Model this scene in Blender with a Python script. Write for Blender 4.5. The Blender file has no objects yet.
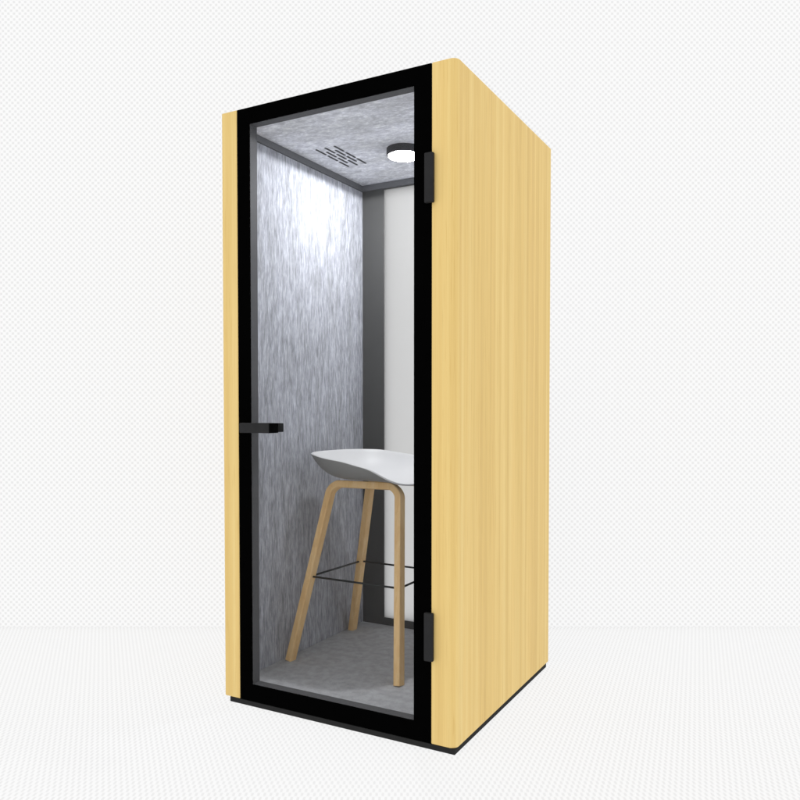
import bpy, bmesh, math
from mathutils import Vector, Matrix

# ------------------------------------------------------------------ camera
scene = bpy.context.scene
cam_data = bpy.data.cameras.new("camera")
cam = bpy.data.objects.new("camera", cam_data)
scene.collection.objects.link(cam)
cam_data.sensor_width = 36.0
cam_data.lens = 756.69 / 800 * 36.0
cam_data.shift_y = 28.77 / 800
cam_data.clip_end = 200
cam.location = (2.01406, -2.25573, 1.16676)
cam.rotation_euler = (math.radians(90 - 1.5795), 0, math.radians(28.6839))
scene.camera = cam

# ------------------------------------------------------------------ world / exposure
WORLD_STRENGTH = 1.05
world = bpy.data.worlds.new("World")
scene.world = world
world.use_nodes = True
wb = world.node_tree.nodes["Background"]
wb.inputs["Color"].default_value = (1.0, 1.0, 1.0, 1)
wb.inputs["Strength"].default_value = WORLD_STRENGTH
scene.view_settings.view_transform = 'Standard'
scene.view_settings.look = 'None'
scene.view_settings.gamma = 1.0
scene.view_settings.exposure = 0.0
scene.cycles.use_denoising = True
scene.cycles.max_bounces = 10
scene.cycles.diffuse_bounces = 6
scene.cycles.transparent_max_bounces = 16
LAMP_EMISSION = 110.0
LAMP_WATTS = 33.0

BW, BD, BH = 0.990, 1.000, 2.300          # booth width, depth, height
YAW = math.radians(28.6839)

# ------------------------------------------------------------------ materials
def new_mat(name):
    m = bpy.data.materials.new(name)
    m.use_nodes = True
    nt = m.node_tree
    for n in list(nt.nodes):
        nt.nodes.remove(n)
    out = nt.nodes.new("ShaderNodeOutputMaterial")
    return m, nt, out

def principled(nt, out, color, rough=0.6, spec=0.3):
    b = nt.nodes.new("ShaderNodeBsdfPrincipled")
    b.inputs["Base Color"].default_value = (*color, 1)
    b.inputs["Roughness"].default_value = rough
    b.inputs["Specular IOR Level"].default_value = spec
    nt.links.new(b.outputs[0], out.inputs[0])
    return b

def plain(name, color, rough=0.6, spec=0.3, vary=0.06, vscale=30):
    m, nt, out = new_mat(name)
    b = principled(nt, out, color, rough, spec)
    tc = nt.nodes.new("ShaderNodeTexCoord")
    no = nt.nodes.new("ShaderNodeTexNoise")
    no.inputs["Scale"].default_value = vscale
    no.inputs["Detail"].default_value = 5
    nt.links.new(tc.outputs["Object"], no.inputs["Vector"])
    r = nt.nodes.new("ShaderNodeValToRGB")
    r.color_ramp.elements[0].position = 0.3
    r.color_ramp.elements[1].position = 0.7
    r.color_ramp.elements[0].color = (*[c * (1 - vary) for c in color], 1)
    r.color_ramp.elements[1].color = (*[min(1, c * (1 + vary)) for c in color], 1)
    nt.links.new(no.outputs["Fac"], r.inputs[0])
    nt.links.new(r.outputs[0], b.inputs["Base Color"])
    return m

def mapped_noise(nt, scale, detail=4, rough=0.55, coord="Object", nscale=1.0, dist=0.0):
    tc = nt.nodes.new("ShaderNodeTexCoord")
    mp = nt.nodes.new("ShaderNodeMapping")
    mp.inputs["Scale"].default_value = scale
    no = nt.nodes.new("ShaderNodeTexNoise")
    no.inputs["Scale"].default_value = nscale
    no.inputs["Detail"].default_value = detail
    no.inputs["Roughness"].default_value = rough
    no.inputs["Distortion"].default_value = dist
    nt.links.new(tc.outputs[coord], mp.inputs[0])
    nt.links.new(mp.outputs[0], no.inputs["Vector"])
    return no

def ramp(nt, src, stops):
    r = nt.nodes.new("ShaderNodeValToRGB")
    els = r.color_ramp.elements
    els[0].position, els[0].color = stops[0][0], (*stops[0][1], 1)
    els[1].position, els[1].color = stops[-1][0], (*stops[-1][1], 1)
    for p, c in stops[1:-1]:
        e = els.new(p)
        e.color = (*c, 1)
    nt.links.new(src, r.inputs[0])
    return r

def mix(nt, a, b, fac, mode='MIX'):
    n = nt.nodes.new("ShaderNodeMix")
    n.data_type = 'RGBA'
    n.blend_type = mode
    if hasattr(fac, "node"):
        nt.links.new(fac, n.inputs[0])
    else:
        n.inputs[0].default_value = fac
    nt.links.new(a, n.inputs[6])
    nt.links.new(b, n.inputs[7])
    return n.outputs[2]

def wood_veneer(name, lo, mid, hi, along=(36, 36, 0.3), fine=(260, 260, 2.5), flecks=(150, 150, 5)):
    m, nt, out = new_mat(name)
    b = principled(nt, out, mid, 0.55, 0.15)
    n1 = mapped_noise(nt, along, 3, 0.5, dist=0.15)
    c1 = ramp(nt, n1.outputs["Fac"], [(0.30, lo), (0.5, mid), (0.70, hi)])
    n2 = mapped_noise(nt, fine, 4, 0.6)
    c2 = ramp(nt, n2.outputs["Fac"], [(0.35, (0.955, 0.945, 0.915)), (0.6, (1, 1, 1))])
    n3 = mapped_noise(nt, (14, 14, 0.2), 2, 0.5)
    c3 = ramp(nt, n3.outputs["Fac"], [(0.35, (0.955, 0.95, 0.93)), (0.65, (1, 1, 1))])
    c = mix(nt, c1.outputs[0], c2.outputs[0], 1.0, 'MULTIPLY')
    c = mix(nt, c, c3.outputs[0], 1.0, 'MULTIPLY')
    n4 = mapped_noise(nt, flecks, 2, 0.5)                   # short broken pores along the grain
    c4 = ramp(nt, n4.outputs["Fac"], [(0.30, (0.93, 0.90, 0.85)), (0.42, (1, 1, 1)), (0.66, (1, 1, 1)), (0.78, (1.05, 1.05, 1.08))])
    c = mix(nt, c, c4.outputs[0], 1.0, 'MULTIPLY')
    nt.links.new(c, b.inputs["Base Color"])
    return m

def felt(name, base, streak, contrast=0.30, rough=0.95):
    m, nt, out = new_mat(name)
    b = principled(nt, out, base, rough, 0.05)
    n1 = mapped_noise(nt, streak, 4, 0.6, dist=0.4)
    n2 = mapped_noise(nt, tuple(s * 2.7 for s in streak), 3, 0.6, dist=0.3)
    n3 = mapped_noise(nt, tuple(s * 0.22 for s in streak), 2, 0.5)
    lo = tuple(x * (1 - contrast) for x in base)
    hi = tuple(min(1, x * (1 + contrast)) for x in base)
    c1 = ramp(nt, n1.outputs["Fac"], [(0.32, lo), (0.5, base), (0.68, hi)])
    c2 = ramp(nt, n2.outputs["Fac"], [(0.3, (0.80, 0.80, 0.82)), (0.55, (0.97, 0.97, 0.97)), (0.68, (1.18, 1.18, 1.2))])
    c3 = ramp(nt, n3.outputs["Fac"], [(0.35, (0.90, 0.90, 0.90)), (0.65, (1.08, 1.08, 1.1))])
    c = mix(nt, c1.outputs[0], c2.outputs[0], 1.0, 'MULTIPLY')
    c = mix(nt, c, c3.outputs[0], 1.0, 'MULTIPLY')
    nt.links.new(c, b.inputs["Base Color"])
    bp = nt.nodes.new("ShaderNodeBump")
    bp.inputs["Strength"].default_value = 0.25
    bp.inputs["Distance"].default_value = 0.002
    nt.links.new(n2.outputs["Fac"], bp.inputs["Height"])
    nt.links.new(bp.outputs[0], b.inputs["Normal"])
    return m

M = {}
M['wood'] = wood_veneer("pale_wood_veneer", (0.765, 0.535, 0.20), (0.83, 0.595, 0.225), (0.88, 0.665, 0.28))
M['stool_wood'] = wood_veneer("oak", (0.86, 0.56, 0.27), (0.92, 0.63, 0.32), (0.95, 0.69, 0.38),
                              along=(45, 45, 5), fine=(200, 200, 14), flecks=(160, 160, 22))
M['black'] = plain("black_enamel", (0.0012, 0.0012, 0.0012), 0.6, 0.0, 0.1)
M['hardware'] = plain("dark_grey_metal", (0.026, 0.026, 0.027), 0.6, 0.05, 0.08)
M['end_shade'] = plain("painted_shade_black", (0.002, 0.002, 0.002), 0.6, 0.02, 0.1)  # shade on the lever's end face, put into the colour
M['plinth'] = plain("charcoal_plinth", (0.024, 0.024, 0.024), 0.7, 0.05, 0.1)
M['reveal'] = plain("grey_frame", (0.10, 0.10, 0.105), 0.6, 0.1, 0.04)
M['trim'] = plain("grey_trim", (0.15, 0.154, 0.163), 0.7, 0.1, 0.04)
M['rear_frame'] = plain("dark_grey_frame", (0.082, 0.082, 0.081), 0.65, 0.1, 0.04)
M['lamp_body'] = plain("lamp_housing", (0.055, 0.055, 0.058), 0.5, 0.2, 0.05)
M['slot'] = plain("vent_slot", (0.10, 0.10, 0.104), 0.9, 0.0, 0.1)
M['rod'] = plain("black_rod", (0.022, 0.024, 0.024), 0.45, 0.3, 0.1)
M['seat'] = plain("white_plastic", (0.72, 0.72, 0.72), 0.42, 0.35, 0.015, 14)
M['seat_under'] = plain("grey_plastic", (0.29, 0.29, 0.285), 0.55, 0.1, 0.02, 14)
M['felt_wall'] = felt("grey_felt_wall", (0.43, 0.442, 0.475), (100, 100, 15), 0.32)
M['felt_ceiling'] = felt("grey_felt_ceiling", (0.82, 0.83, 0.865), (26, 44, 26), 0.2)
M['carpet'] = felt("grey_carpet", (0.46, 0.465, 0.472), (150, 150, 150), 0.04)
M['roof'] = plain("dark_roof", (0.05, 0.05, 0.05), 0.8, 0.1, 0.08)

def glass_mat():
    m, nt, out = new_mat("clear_glass")
    t = nt.nodes.new("ShaderNodeBsdfTransparent")
    t.inputs[0].default_value = (0.92, 0.922, 0.922, 1)
    g = nt.nodes.new("ShaderNodeBsdfGlossy")
    g.inputs["Roughness"].default_value = 0.02
    mx = nt.nodes.new("ShaderNodeMixShader")
    mx.inputs[0].default_value = 0.006
    nt.links.new(t.outputs[0], mx.inputs[1])
    nt.links.new(g.outputs[0], mx.inputs[2])
    nt.links.new(mx.outputs[0], out.inputs[0])
    return m
M['glass'] = glass_mat()

def frosted_mat():
    m, nt, out = new_mat("frosted_glass")
    t = nt.nodes.new("ShaderNodeBsdfTranslucent")
    t.inputs[0].default_value = (0.935, 0.935, 0.935, 1)
    d = nt.nodes.new("ShaderNodeBsdfDiffuse")
    d.inputs[0].default_value = (0.35, 0.35, 0.35, 1)
    mx = nt.nodes.new("ShaderNodeMixShader")
    mx.inputs[0].default_value = 0.07
    nt.links.new(t.outputs[0], mx.inputs[1])
    nt.links.new(d.outputs[0], mx.inputs[2])
    nt.links.new(mx.outputs[0], out.inputs[0])
    return m
M['frosted'] = frosted_mat()

def emit_mat():
    m, nt, out = new_mat("lit_diffuser")
    e = nt.nodes.new("ShaderNodeEmission")
    e.inputs["Color"].default_value = (0.97, 0.98, 1.0, 1)
    e.inputs["Strength"].default_value = LAMP_EMISSION
    nt.links.new(e.outputs[0], out.inputs[0])
    return m
M['emit'] = emit_mat()

def backdrop_mat(across, along, light, dark):
    """Translucent white sheet, lit from both sides, printed with a fine pale grey check (UVs run along the sheet)."""
    m, nt, out = new_mat("checked_white_sheet")
    df = nt.nodes.new("ShaderNodeBsdfDiffuse")
    tl = nt.nodes.new("ShaderNodeBsdfTranslucent")
    ms = nt.nodes.new("ShaderNodeMixShader")
    ms.inputs[0].default_value = 0.88
    nt.links.new(df.outputs[0], ms.inputs[1])
    nt.links.new(tl.outputs[0], ms.inputs[2])
    nt.links.new(ms.outputs[0], out.inputs[0])
    uv = nt.nodes.new("ShaderNodeUVMap")
    sep = nt.nodes.new("ShaderNodeSeparateXYZ")
    nt.links.new(uv.outputs[0], sep.inputs[0])
    waves = []
    for ax, period in (("X", across), ("Y", along)):
        k = nt.nodes.new("ShaderNodeMath"); k.operation = 'MULTIPLY'
        k.inputs[1].default_value = 2 * math.pi / period
        nt.links.new(sep.outputs[ax], k.inputs[0])
        s = nt.nodes.new("ShaderNodeMath"); s.operation = 'SINE'
        nt.links.new(k.outputs[0], s.inputs[0])
        waves.append(s)
    p = nt.nodes.new("ShaderNodeMath"); p.operation = 'MULTIPLY'
    nt.links.new(waves[0].outputs[0], p.inputs[0])
    nt.links.new(waves[1].outputs[0], p.inputs[1])
    q = nt.nodes.new("ShaderNodeMath"); q.operation = 'MULTIPLY_ADD'
    q.inputs[1].default_value = 0.5; q.inputs[2].default_value = 0.5
    nt.links.new(p.outputs[0], q.inputs[0])
    r = ramp(nt, q.outputs[0], [(0.42, (light,) * 3), (0.80, (dark,) * 3)])
    nt.links.new(r.outputs[0], df.inputs[0])
    nt.links.new(r.outputs[0], tl.inputs[0])
    return m
M['wall_sheet'] = backdrop_mat(0.0293, 0.0293, 0.935, 0.80)
M['floor_sheet'] = backdrop_mat(0.0185, 0.0470, 0.926, 0.820)

# ------------------------------------------------------------------ mesh helpers
def link(name, bm, mat, parent=None, smooth=False, bevel=0.0, segs=2):
    bmesh.ops.recalc_face_normals(bm, faces=bm.faces)
    me = bpy.data.meshes.new(name)
    bm.to_mesh(me)
    bm.free()
    if smooth:
        for p in me.polygons:
            p.use_smooth = True
    o = bpy.data.objects.new(name, me)
    scene.collection.objects.link(o)
    me.materials.append(mat)
    if parent is not None:
        o.parent = parent
    if bevel > 0:
        md = o.modifiers.new("bevel", 'BEVEL')
        md.width = bevel
        md.segments = segs
        md.limit_method = 'ANGLE'
        md.angle_limit = math.radians(40)
    return o

def box(bm, x0, x1, y0, y1, z0, z1):
    vs = [bm.verts.new((x, y, z)) for x in (x0, x1) for y in (y0, y1) for z in (z0, z1)]
    for f in ((0, 1, 3, 2), (4, 6, 7, 5), (0, 4, 5, 1), (2, 3, 7, 6), (0, 2, 6, 4), (1, 5, 7, 3)):
        bm.faces.new([vs[i] for i in f])

def prism_z(bm, poly, z0, z1):
    lo = [bm.verts.new((x, y, z0)) for x, y in poly]
    hi = [bm.verts.new((x, y, z1)) for x, y in poly]
    n = len(poly)
    bm.faces.new(list(reversed(lo)))
    bm.faces.new(hi)
    for i in range(n):
        bm.faces.new((lo[i], lo[(i + 1) % n], hi[(i + 1) % n], hi[i]))

def ring_y(bm, outer, inner, y0, y1):
    """Rectangular frame in the xz plane, outer/inner = (x0, x1, z0, z1), from y0 to y1."""
    def loop(r, y):
        a, b, c, d = r
        return [bm.verts.new(p) for p in ((a, y, c), (b, y, c), (b, y, d), (a, y, d))]
    of, inf, ob, inb = loop(outer, y0), loop(inner, y0), loop(outer, y1), loop(inner, y1)
    for i in range(4):
        j = (i + 1) % 4
        bm.faces.new((of[i], of[j], inf[j], inf[i]))
        bm.faces.new((ob[i], inb[i], inb[j], ob[j]))
        bm.faces.new((of[i], ob[i], ob[j], of[j]))
        bm.faces.new((inf[i], inf[j], inb[j], inb[i]))

def cylinder(bm, c, r, z0, z1, n=64):
    lo = [bm.verts.new((c[0] + r * math.cos(2 * math.pi * i / n), c[1] + r * math.sin(2 * math.pi * i / n), z0)) for i in range(n)]
    hi = [bm.verts.new((v.co.x, v.co.y, z1)) for v in lo]
    bm.faces.new(list(reversed(lo)))
    bm.faces.new(hi)
    for i in range(n):
        bm.faces.new((lo[i], lo[(i + 1) % n], hi[(i + 1) % n], hi[i]))

def rounded_path(pts, radius, segs=8):
    out = [Vector(pts[0])]
    for i in range(1, len(pts) - 1):
        p, a, b = Vector(pts[i]), Vector(pts[i - 1]), Vector(pts[i + 1])
        da, db = (a - p).normalized(), (b - p).normalized()
        ang = da.angle(db)
        d = min(radius / math.tan(ang / 2), 0.45 * min((a - p).length, (b - p).length))
        s, e = p + da * d, p + db * d
        for k in range(segs + 1):                       # quadratic arc through the corner
            t = k / segs
            w = 0.55
            den = (1 - t) ** 2 + 2 * w * t * (1 - t) + t * t
            out.append((s * (1 - t) ** 2 + p * (2 * w * t * (1 - t)) + e * t * t) / den)
    out.append(Vector(pts[-1]))
    return out

def sweep(bm, path, section, normal_hint):
    """Sweep a closed 2D section (u in the bend plane, v across it) along a path."""
    rings = []
    for i, p in enumerate(path):
        t = (path[min(i + 1, len(path) - 1)] - path[max(i - 1, 0)]).normalized()
        v = (normal_hint - t * normal_hint.dot(t)).normalized()
        u = v.cross(t).normalized()
        rings.append([bm.verts.new(p + u * a + v * b) for a, b in section])
    n = len(section)
    for r0, r1 in zip(rings, rings[1:]):
        for i in range(n):
            j = (i + 1) % n
            bm.faces.new((r0[i], r0[j], r1[j], r1[i]))
    bm.faces.new(list(reversed(rings[0])))
    bm.faces.new(rings[-1])

def rounded_rect(a, b, r, k=4):
    pts = []
    for cx, cy, st in ((a - r, b - r, 0), (-a + r, b - r, 90), (-a + r, -b + r, 180), (a - r, -b + r, 270)):
        for i in range(k + 1):
            t = math.radians(st + 90 * i / k)
            pts.append((cx + r * math.cos(t), cy + r * math.sin(t)))
    return pts

def circle(r, n=16):
    return [(r * math.cos(2 * math.pi * i / n), r * math.sin(2 * math.pi * i / n)) for i in range(n)]

def thing(name, label, cat, loc=(0, 0, 0)):
    o = bpy.data.objects.new(name, None)
    scene.collection.objects.link(o)
    o.location = loc
    o.empty_display_size = 0.2
    o['label'] = label
    o['category'] = cat
    return o

# ------------------------------------------------------------------ backdrop: white checked sheet, floor sweeping up into a wall
FLOOR_Z = 0.017
def make_setting():
    vdir = Vector((-math.sin(YAW), math.cos(YAW), 0))      # square to the wall
    rdir = Vector((math.cos(YAW), math.sin(YAW), 0))
    origin = Vector((2.014, -2.256, FLOOR_Z))
    wall, front, top, half = 3.95, -4.0, 5.2, 6.5
    def sheet(name, a, b, mat):                             # a, b = (distance, height) of the two long edges
        bm = bmesh.new()
        uvl = bm.loops.layers.uv.new("sheet")
        pts = [(a, -half), (a, half), (b, half), (b, -half)]
        f = bm.faces.new([bm.verts.new(origin + vdir * p[0] + rdir * q + Vector((0, 0, p[1]))) for p, q in pts])
        for lp, (p, q) in zip(f.loops, pts):
            lp[uvl].uv = (q, p[0] + p[1])
        me = bpy.data.meshes.new(name)
        bm.to_mesh(me)
        bm.free()
        o = bpy.data.objects.new(name, me)
        scene.collection.objects.link(o)
        me.materials.append(mat)
        o['kind'] = 'structure'
    sheet("floor", (front, 0), (wall, 0), M['floor_sheet'])
    sheet("backdrop", (wall, -0.06), (wall, top), M['wall_sheet'])
make_setting()

# ------------------------------------------------------------------ the booth
booth = thing("phone_booth", "tall pale wood phone booth with black framed glass door and lit grey felt interior",
              "phone booth", (BW / 2, BD / 2, FLOOR_Z))
ORG = Vector((-BW / 2, -BD / 2, -FLOOR_Z))

def part(name, bm, mat, parent=None, **kw):
    o = link(name, bm, mat, parent or booth, **kw)
    if parent is None:
        o.location = ORG
    return o

def arc_pts(cx, cy, r, a0, a1, n=10):
    return [(cx + r * math.cos(math.radians(a0 + (a1 - a0) * i / n)), cy + r * math.sin(math.radians(a0 + (a1 - a0) * i / n))) for i in range(n + 1)]

# wood side panels: L-shaped section, the short return faces the front
R = 0.026
bm = bmesh.new()
left = arc_pts(0.001, 0.006, 0.006, 180, 270) + [(0.0715, 0), (0.0715, 0.047), (0.040, 0.047), (0.040, BD)] + arc_pts(0.012, BD - 0.012, 0.012, 90, 180)
prism_z(bm, left, 0.037, BH)
part("side_panel", bm, M['wood'], smooth=False, bevel=0.004, segs=3)['label'] = "wood side panel beside the door handle, only its front return visible"
bm = bmesh.new()
right = [(0.8985, 0)] + arc_pts(BW - R, R, R, -90, 0) + arc_pts(BW - 0.012, BD - 0.012, 0.012, 0, 90) + [(0.950, BD), (0.950, 0.047), (0.8985, 0.047)]
prism_z(bm, right, 0.037, BH)
part("side_panel", bm, M['wood'], smooth=False, bevel=0.004, segs=3)['label'] = "broad wood side panel on the hinge side"

bm = bmesh.new()
box(bm, 0.020, 0.986, 0.001, 0.975, FLOOR_Z, 0.0365)
part("plinth", bm, M['plinth'], bevel=0.002)

bm = bmesh.new()
box(bm, 0.0405, 0.9495, 0.0485, 0.998, 2.275, 2.297)
part("roof", bm, M['roof'])

# felt linings
for x0, x1, lab in ((0.0405, 0.047, "streaky grey felt wall behind the handle side"), (0.943, 0.9495, "grey felt wall on the hinge side")):
    bm = bmesh.new()
    box(bm, x0, x1, 0.0485, 0.9545, 0.0985, 2.2285)
    part("felt_wall", bm, M['felt_wall'])['label'] = lab

bm = bmesh.new()
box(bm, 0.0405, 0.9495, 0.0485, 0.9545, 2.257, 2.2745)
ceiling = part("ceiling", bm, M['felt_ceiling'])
bm = bmesh.new()
box(bm, 0.0405, 0.053, 0.0485, 0.9545, 2.2295, 2.2565)
box(bm, 0.937, 0.9495, 0.0485, 0.9545, 2.2295, 2.2565)
box(bm, 0.0535, 0.9365, 0.942, 0.9545, 2.2295, 2.2565)
link("ceiling_trim", bm, M['trim'], ceiling)
# vent: three full rows of slots with staggered rows between them
bm = bmesh.new()
x0v, x1v, y0v, y1v = 0.155, 0.247, 0.402, 0.660
rows = 5
for r in range(rows):
    x = x0v + (x1v - x0v) * r / (rows - 1)
    L = (y1v - y0v) * 0.30
    gap = ((y1v - y0v) - 3 * L) / 2
    if r % 2 == 0:
        ys = [y0v + k * (L + gap) for k in range(3)]
    else:
        ys = [y0v + (L + gap) * (k + 0.5) for k in range(2)]
    for y in ys:
        prism_z(bm, [(x + a, y + L / 2 + b) for a, b in rounded_rect(0.0048, L / 2, 0.0045, 3)], 2.2555, 2.2575)
link("ceiling_vent", bm, M['slot'], ceiling)

# carpet floor
bm = bmesh.new()
box(bm, 0.0405, 0.9495, 0.0485, 0.9545, 0.037, 0.098)
part("carpet", bm, M['carpet'])

# rear frame with frosted pane
bm = bmesh.new()
ring_y(bm, (0.0405, 0.9495, 0.037, 2.2745), (0.1665, 0.8235, 0.134, 2.226), 0.955, 0.996)
rear = part("rear_frame", bm, M['rear_frame'], bevel=0.002)
bm = bmesh.new()
box(bm, 0.1668, 0.8232, 0.960, 0.966, 0.1343, 2.2257)
link("rear_pane", bm, M['frosted'], rear)

# ceiling lamp
LC, LR = (0.485, 0.574), 0.0735
bm = bmesh.new()
n = 72
prof = [(LR, 2.2565), (LR, 2.2285), (LR - 0.002, 2.2265), (LR - 0.0065, 2.2265), (LR - 0.0065, 2.2300)]
rings = [[bm.verts.new((LC[0] + r * math.cos(2 * math.pi * i / n), LC[1] + r * math.sin(2 * math.pi * i / n), z)) for i in range(n)] for r, z in prof]
for a, b in zip(rings, rings[1:]):
    for i in range(n):
        bm.faces.new((a[i], a[(i + 1) % n], b[(i + 1) % n], b[i]))
bm.faces.new(rings[-1])
bm.faces.new(rings[0])
lamp = part("ceiling_lamp", bm, M['lamp_body'])
bm = bmesh.new()
rd = LR - 0.007
prof = [(rd, 2.2296), (rd, 2.2268)] + [(rd * math.cos(math.radians(t)), 2.2268 - 0.012 * math.sin(math.radians(t))) for t in range(10, 90, 10)]
rings = [[bm.verts.new((LC[0] + r * math.cos(2 * math.pi * i / n), LC[1] + r * math.sin(2 * math.pi * i / n), z)) for i in range(n)] for r, z in prof]
for a, b in zip(rings, rings[1:]):
    for i in range(n):
        bm.faces.new((a[i], a[(i + 1) % n], b[(i + 1) % n], b[i]))
bm.faces.new(rings[-1])
bm.faces.new(rings[0])
link("diffuser", bm, M['emit'], lamp)
pl = bpy.data.lights.new("ceiling_lamp_light", 'SPOT')      # the lamp's own wide downward beam
pl.energy = LAMP_WATTS
pl.color = (0.97, 0.98, 1.0)
pl.shadow_soft_size = 0.03
pl.spot_size = math.radians(179)
pl.spot_blend = 0.02
po = bpy.data.objects.new("ceiling_lamp_light", pl)
scene.collection.objects.link(po)
po.parent = lamp
po.location = (LC[0], LC[1], 2.212)

# door
OUT, INN = (0.0730, 0.8970, 0.0385, 2.2985), (0.131, 0.833, 0.103, 2.238)
bm = bmesh.new()
ring_y(bm, OUT, INN, 0.000, 0.0055)
door = part("door", bm, M['black'])
bm = bmesh.new()
ring_y(bm, OUT, (0.1305, 0.8335, 0.1025, 2.2385), 0.0058, 0.0465)
link("door_frame", bm, M['reveal'], door)
bm = bmesh.new()
box(bm, INN[0] + 0.0003, INN[1] - 0.0003, 0.0012, 0.0052, INN[2] + 0.0003, INN[3] - 0.0003)
link("door_glass", bm, M['glass'], door)
# handle: square lever outside, dark shade of its end face built in as black pieces, grip on the inside
bm = bmesh.new()
box(bm, 0.121, 0.262, -0.055, -0.030, 1.0735, 1.1105)
box(bm, 0.121, 0.150, -0.030, -0.0003, 1.0745, 1.1095)
handle = link("door_handle", bm, M['hardware'], door, bevel=0.0025)
bm = bmesh.new()
box(bm, 0.2622, 0.2665, -0.055, -0.004, 1.0737, 1.1103)
box(bm, 0.150, 0.2620, -0.0297, -0.004, 1.0739, 1.1101)
link("handle_end_shade", bm, M['end_shade'], door, bevel=0.0015)
bm = bmesh.new()
box(bm, 0.100, 0.218, 0.072, 0.092, 1.074, 1.108)
box(bm, 0.100, 0.125, 0.0468, 0.072, 1.075, 1.107)
link("inner_grip", bm, M['hardware'], door, bevel=0.0025)
# hinges
for z0, z1 in ((1.842, 2.004), (0.321, 0.482)):
    bm = bmesh.new()
    prism_z(bm, [(0.8945 + a, -0.009 + b) for a, b in rounded_rect(0.0165, 0.0085, 0.006, 4)], z0, z1)
    link("hinge", bm, M['hardware'], door, bevel=0.002)

# ------------------------------------------------------------------ bar stool
FZ = 0.098
SC = Vector((0.352, 0.55, FZ))
stool = thing("bar_stool", "white scoop bar stool on bent oak legs standing inside the glass booth", "bar stool", SC)
def sp(p):
    return Vector(p) - SC
sec = rounded_rect(0.0145, 0.0195, 0.004, 3)
A, TA, TB, B = (0.080, 0.311, FZ), (0.221, 0.424, 0.845), (0.535, 0.446, 0.845), (0.625, 0.274, FZ)
C_, TC, TD, D_ = (0.0725, 0.815, FZ), (0.270, 0.660, 0.845), (0.545, 0.655, 0.845), (0.615, 0.780, FZ)
for pts in ((A, TA, TB, B), (C_, TC, TD, D_)):
    bm = bmesh.new()
    path = rounded_path([sp(p) for p in pts], 0.050, 10)
    ab = (Vector(pts[3]) - Vector(pts[0]))
    nrm = ab.cross(Vector(pts[1]) + Vector(pts[2]) - Vector(pts[0]) - Vector(pts[3])).normalized()
    sweep(bm, path, sec, nrm)
    link("leg_frame", bm, M['stool_wood'], stool, bevel=0.0)
# footrest: four rods between the legs
def on(p, q, z):
    p, q = Vector(p), Vector(q)
    return sp(p + (q - p) * ((z - p.z) / (q.z - p.z)))
F = [on(A, TA, 0.452), on(B, TB, 0.452), on(D_, TD, 0.452), on(C_, TC, 0.452)]
bm = bmesh.new()
for i in range(4):
    a, b = F[i], F[(i + 1) % 4]
    sweep(bm, [a, a.lerp(b, .5), b], circle(0.0043, 12), Vector((0, 0, 1)))
link("footrest", bm, M['rod'], stool, smooth=True)

# seat shell: scooped, high at the back, falling away at the front edge
def make_seat():
    cx, cy, hd, a, b = 0.357, 0.543, -0.124, 0.238, 0.252
    ex = 2.6
    hb, hs, hc, hf, pan = 0.979, 0.959, 0.927, 0.851, 0.870
    def interp(x, xs, ys):
        for i in range(len(xs) - 1):
            if x <= xs[i + 1]:
                t = (x - xs[i]) / (xs[i + 1] - xs[i])
                return ys[i] + (ys[i + 1] - ys[i]) * t
        return ys[-1]
    def rim(c):
        w = 0.05                                            # soften the kinks
        return sum(interp(max(-1, min(1, c + w * k)), [-1, -.5, 0, .55, 1], [hb, hb - .004, hs, hc, hf]) for k in (-2, -1, 0, 1, 2)) / 5
    nr, nt_ = 22, 96
    bm = bmesh.new()
    def pt(r, t):
        c, s = math.cos(t), math.sin(t)
        U = a * math.copysign(abs(c) ** (2 / ex), c) * r
        V = b * math.copysign(abs(s) ** (2 / ex), s) * r
        h = rim(c)
        e = 4.6
        if h < pan:
            z = pan + (h - pan) * r ** 5
        else:
            z = pan + (h - pan) * r ** e
        return Vector((cx + U * math.cos(hd) - V * math.sin(hd), cy + U * math.sin(hd) + V * math.cos(hd), z))
    center = bm.verts.new(sp((cx, cy, pan)))
    rings = [[bm.verts.new(sp(pt(((i + 1) / nr) ** 0.8, 2 * math.pi * j / nt_))) for j in range(nt_)] for i in range(nr)]
    for j in range(nt_):
        bm.faces.new((center, rings[0][j], rings[0][(j + 1) % nt_]))
    for r0, r1 in zip(rings, rings[1:]):
        for j in range(nt_):
            k = (j + 1) % nt_
            bm.faces.new((r0[j], r1[j], r1[k], r0[k]))
    o = link("seat", bm, M['seat'], stool, smooth=True)
    md = o.modifiers.new("shell", 'SOLIDIFY')
    md.thickness = 0.008
    md.offset = -1
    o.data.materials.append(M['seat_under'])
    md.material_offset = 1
    b2 = o.modifiers.new("edge", 'BEVEL')
    b2.width = 0.0025
    b2.segments = 2
    b2.limit_method = 'ANGLE'
    b2.angle_limit = math.radians(60)
make_seat()
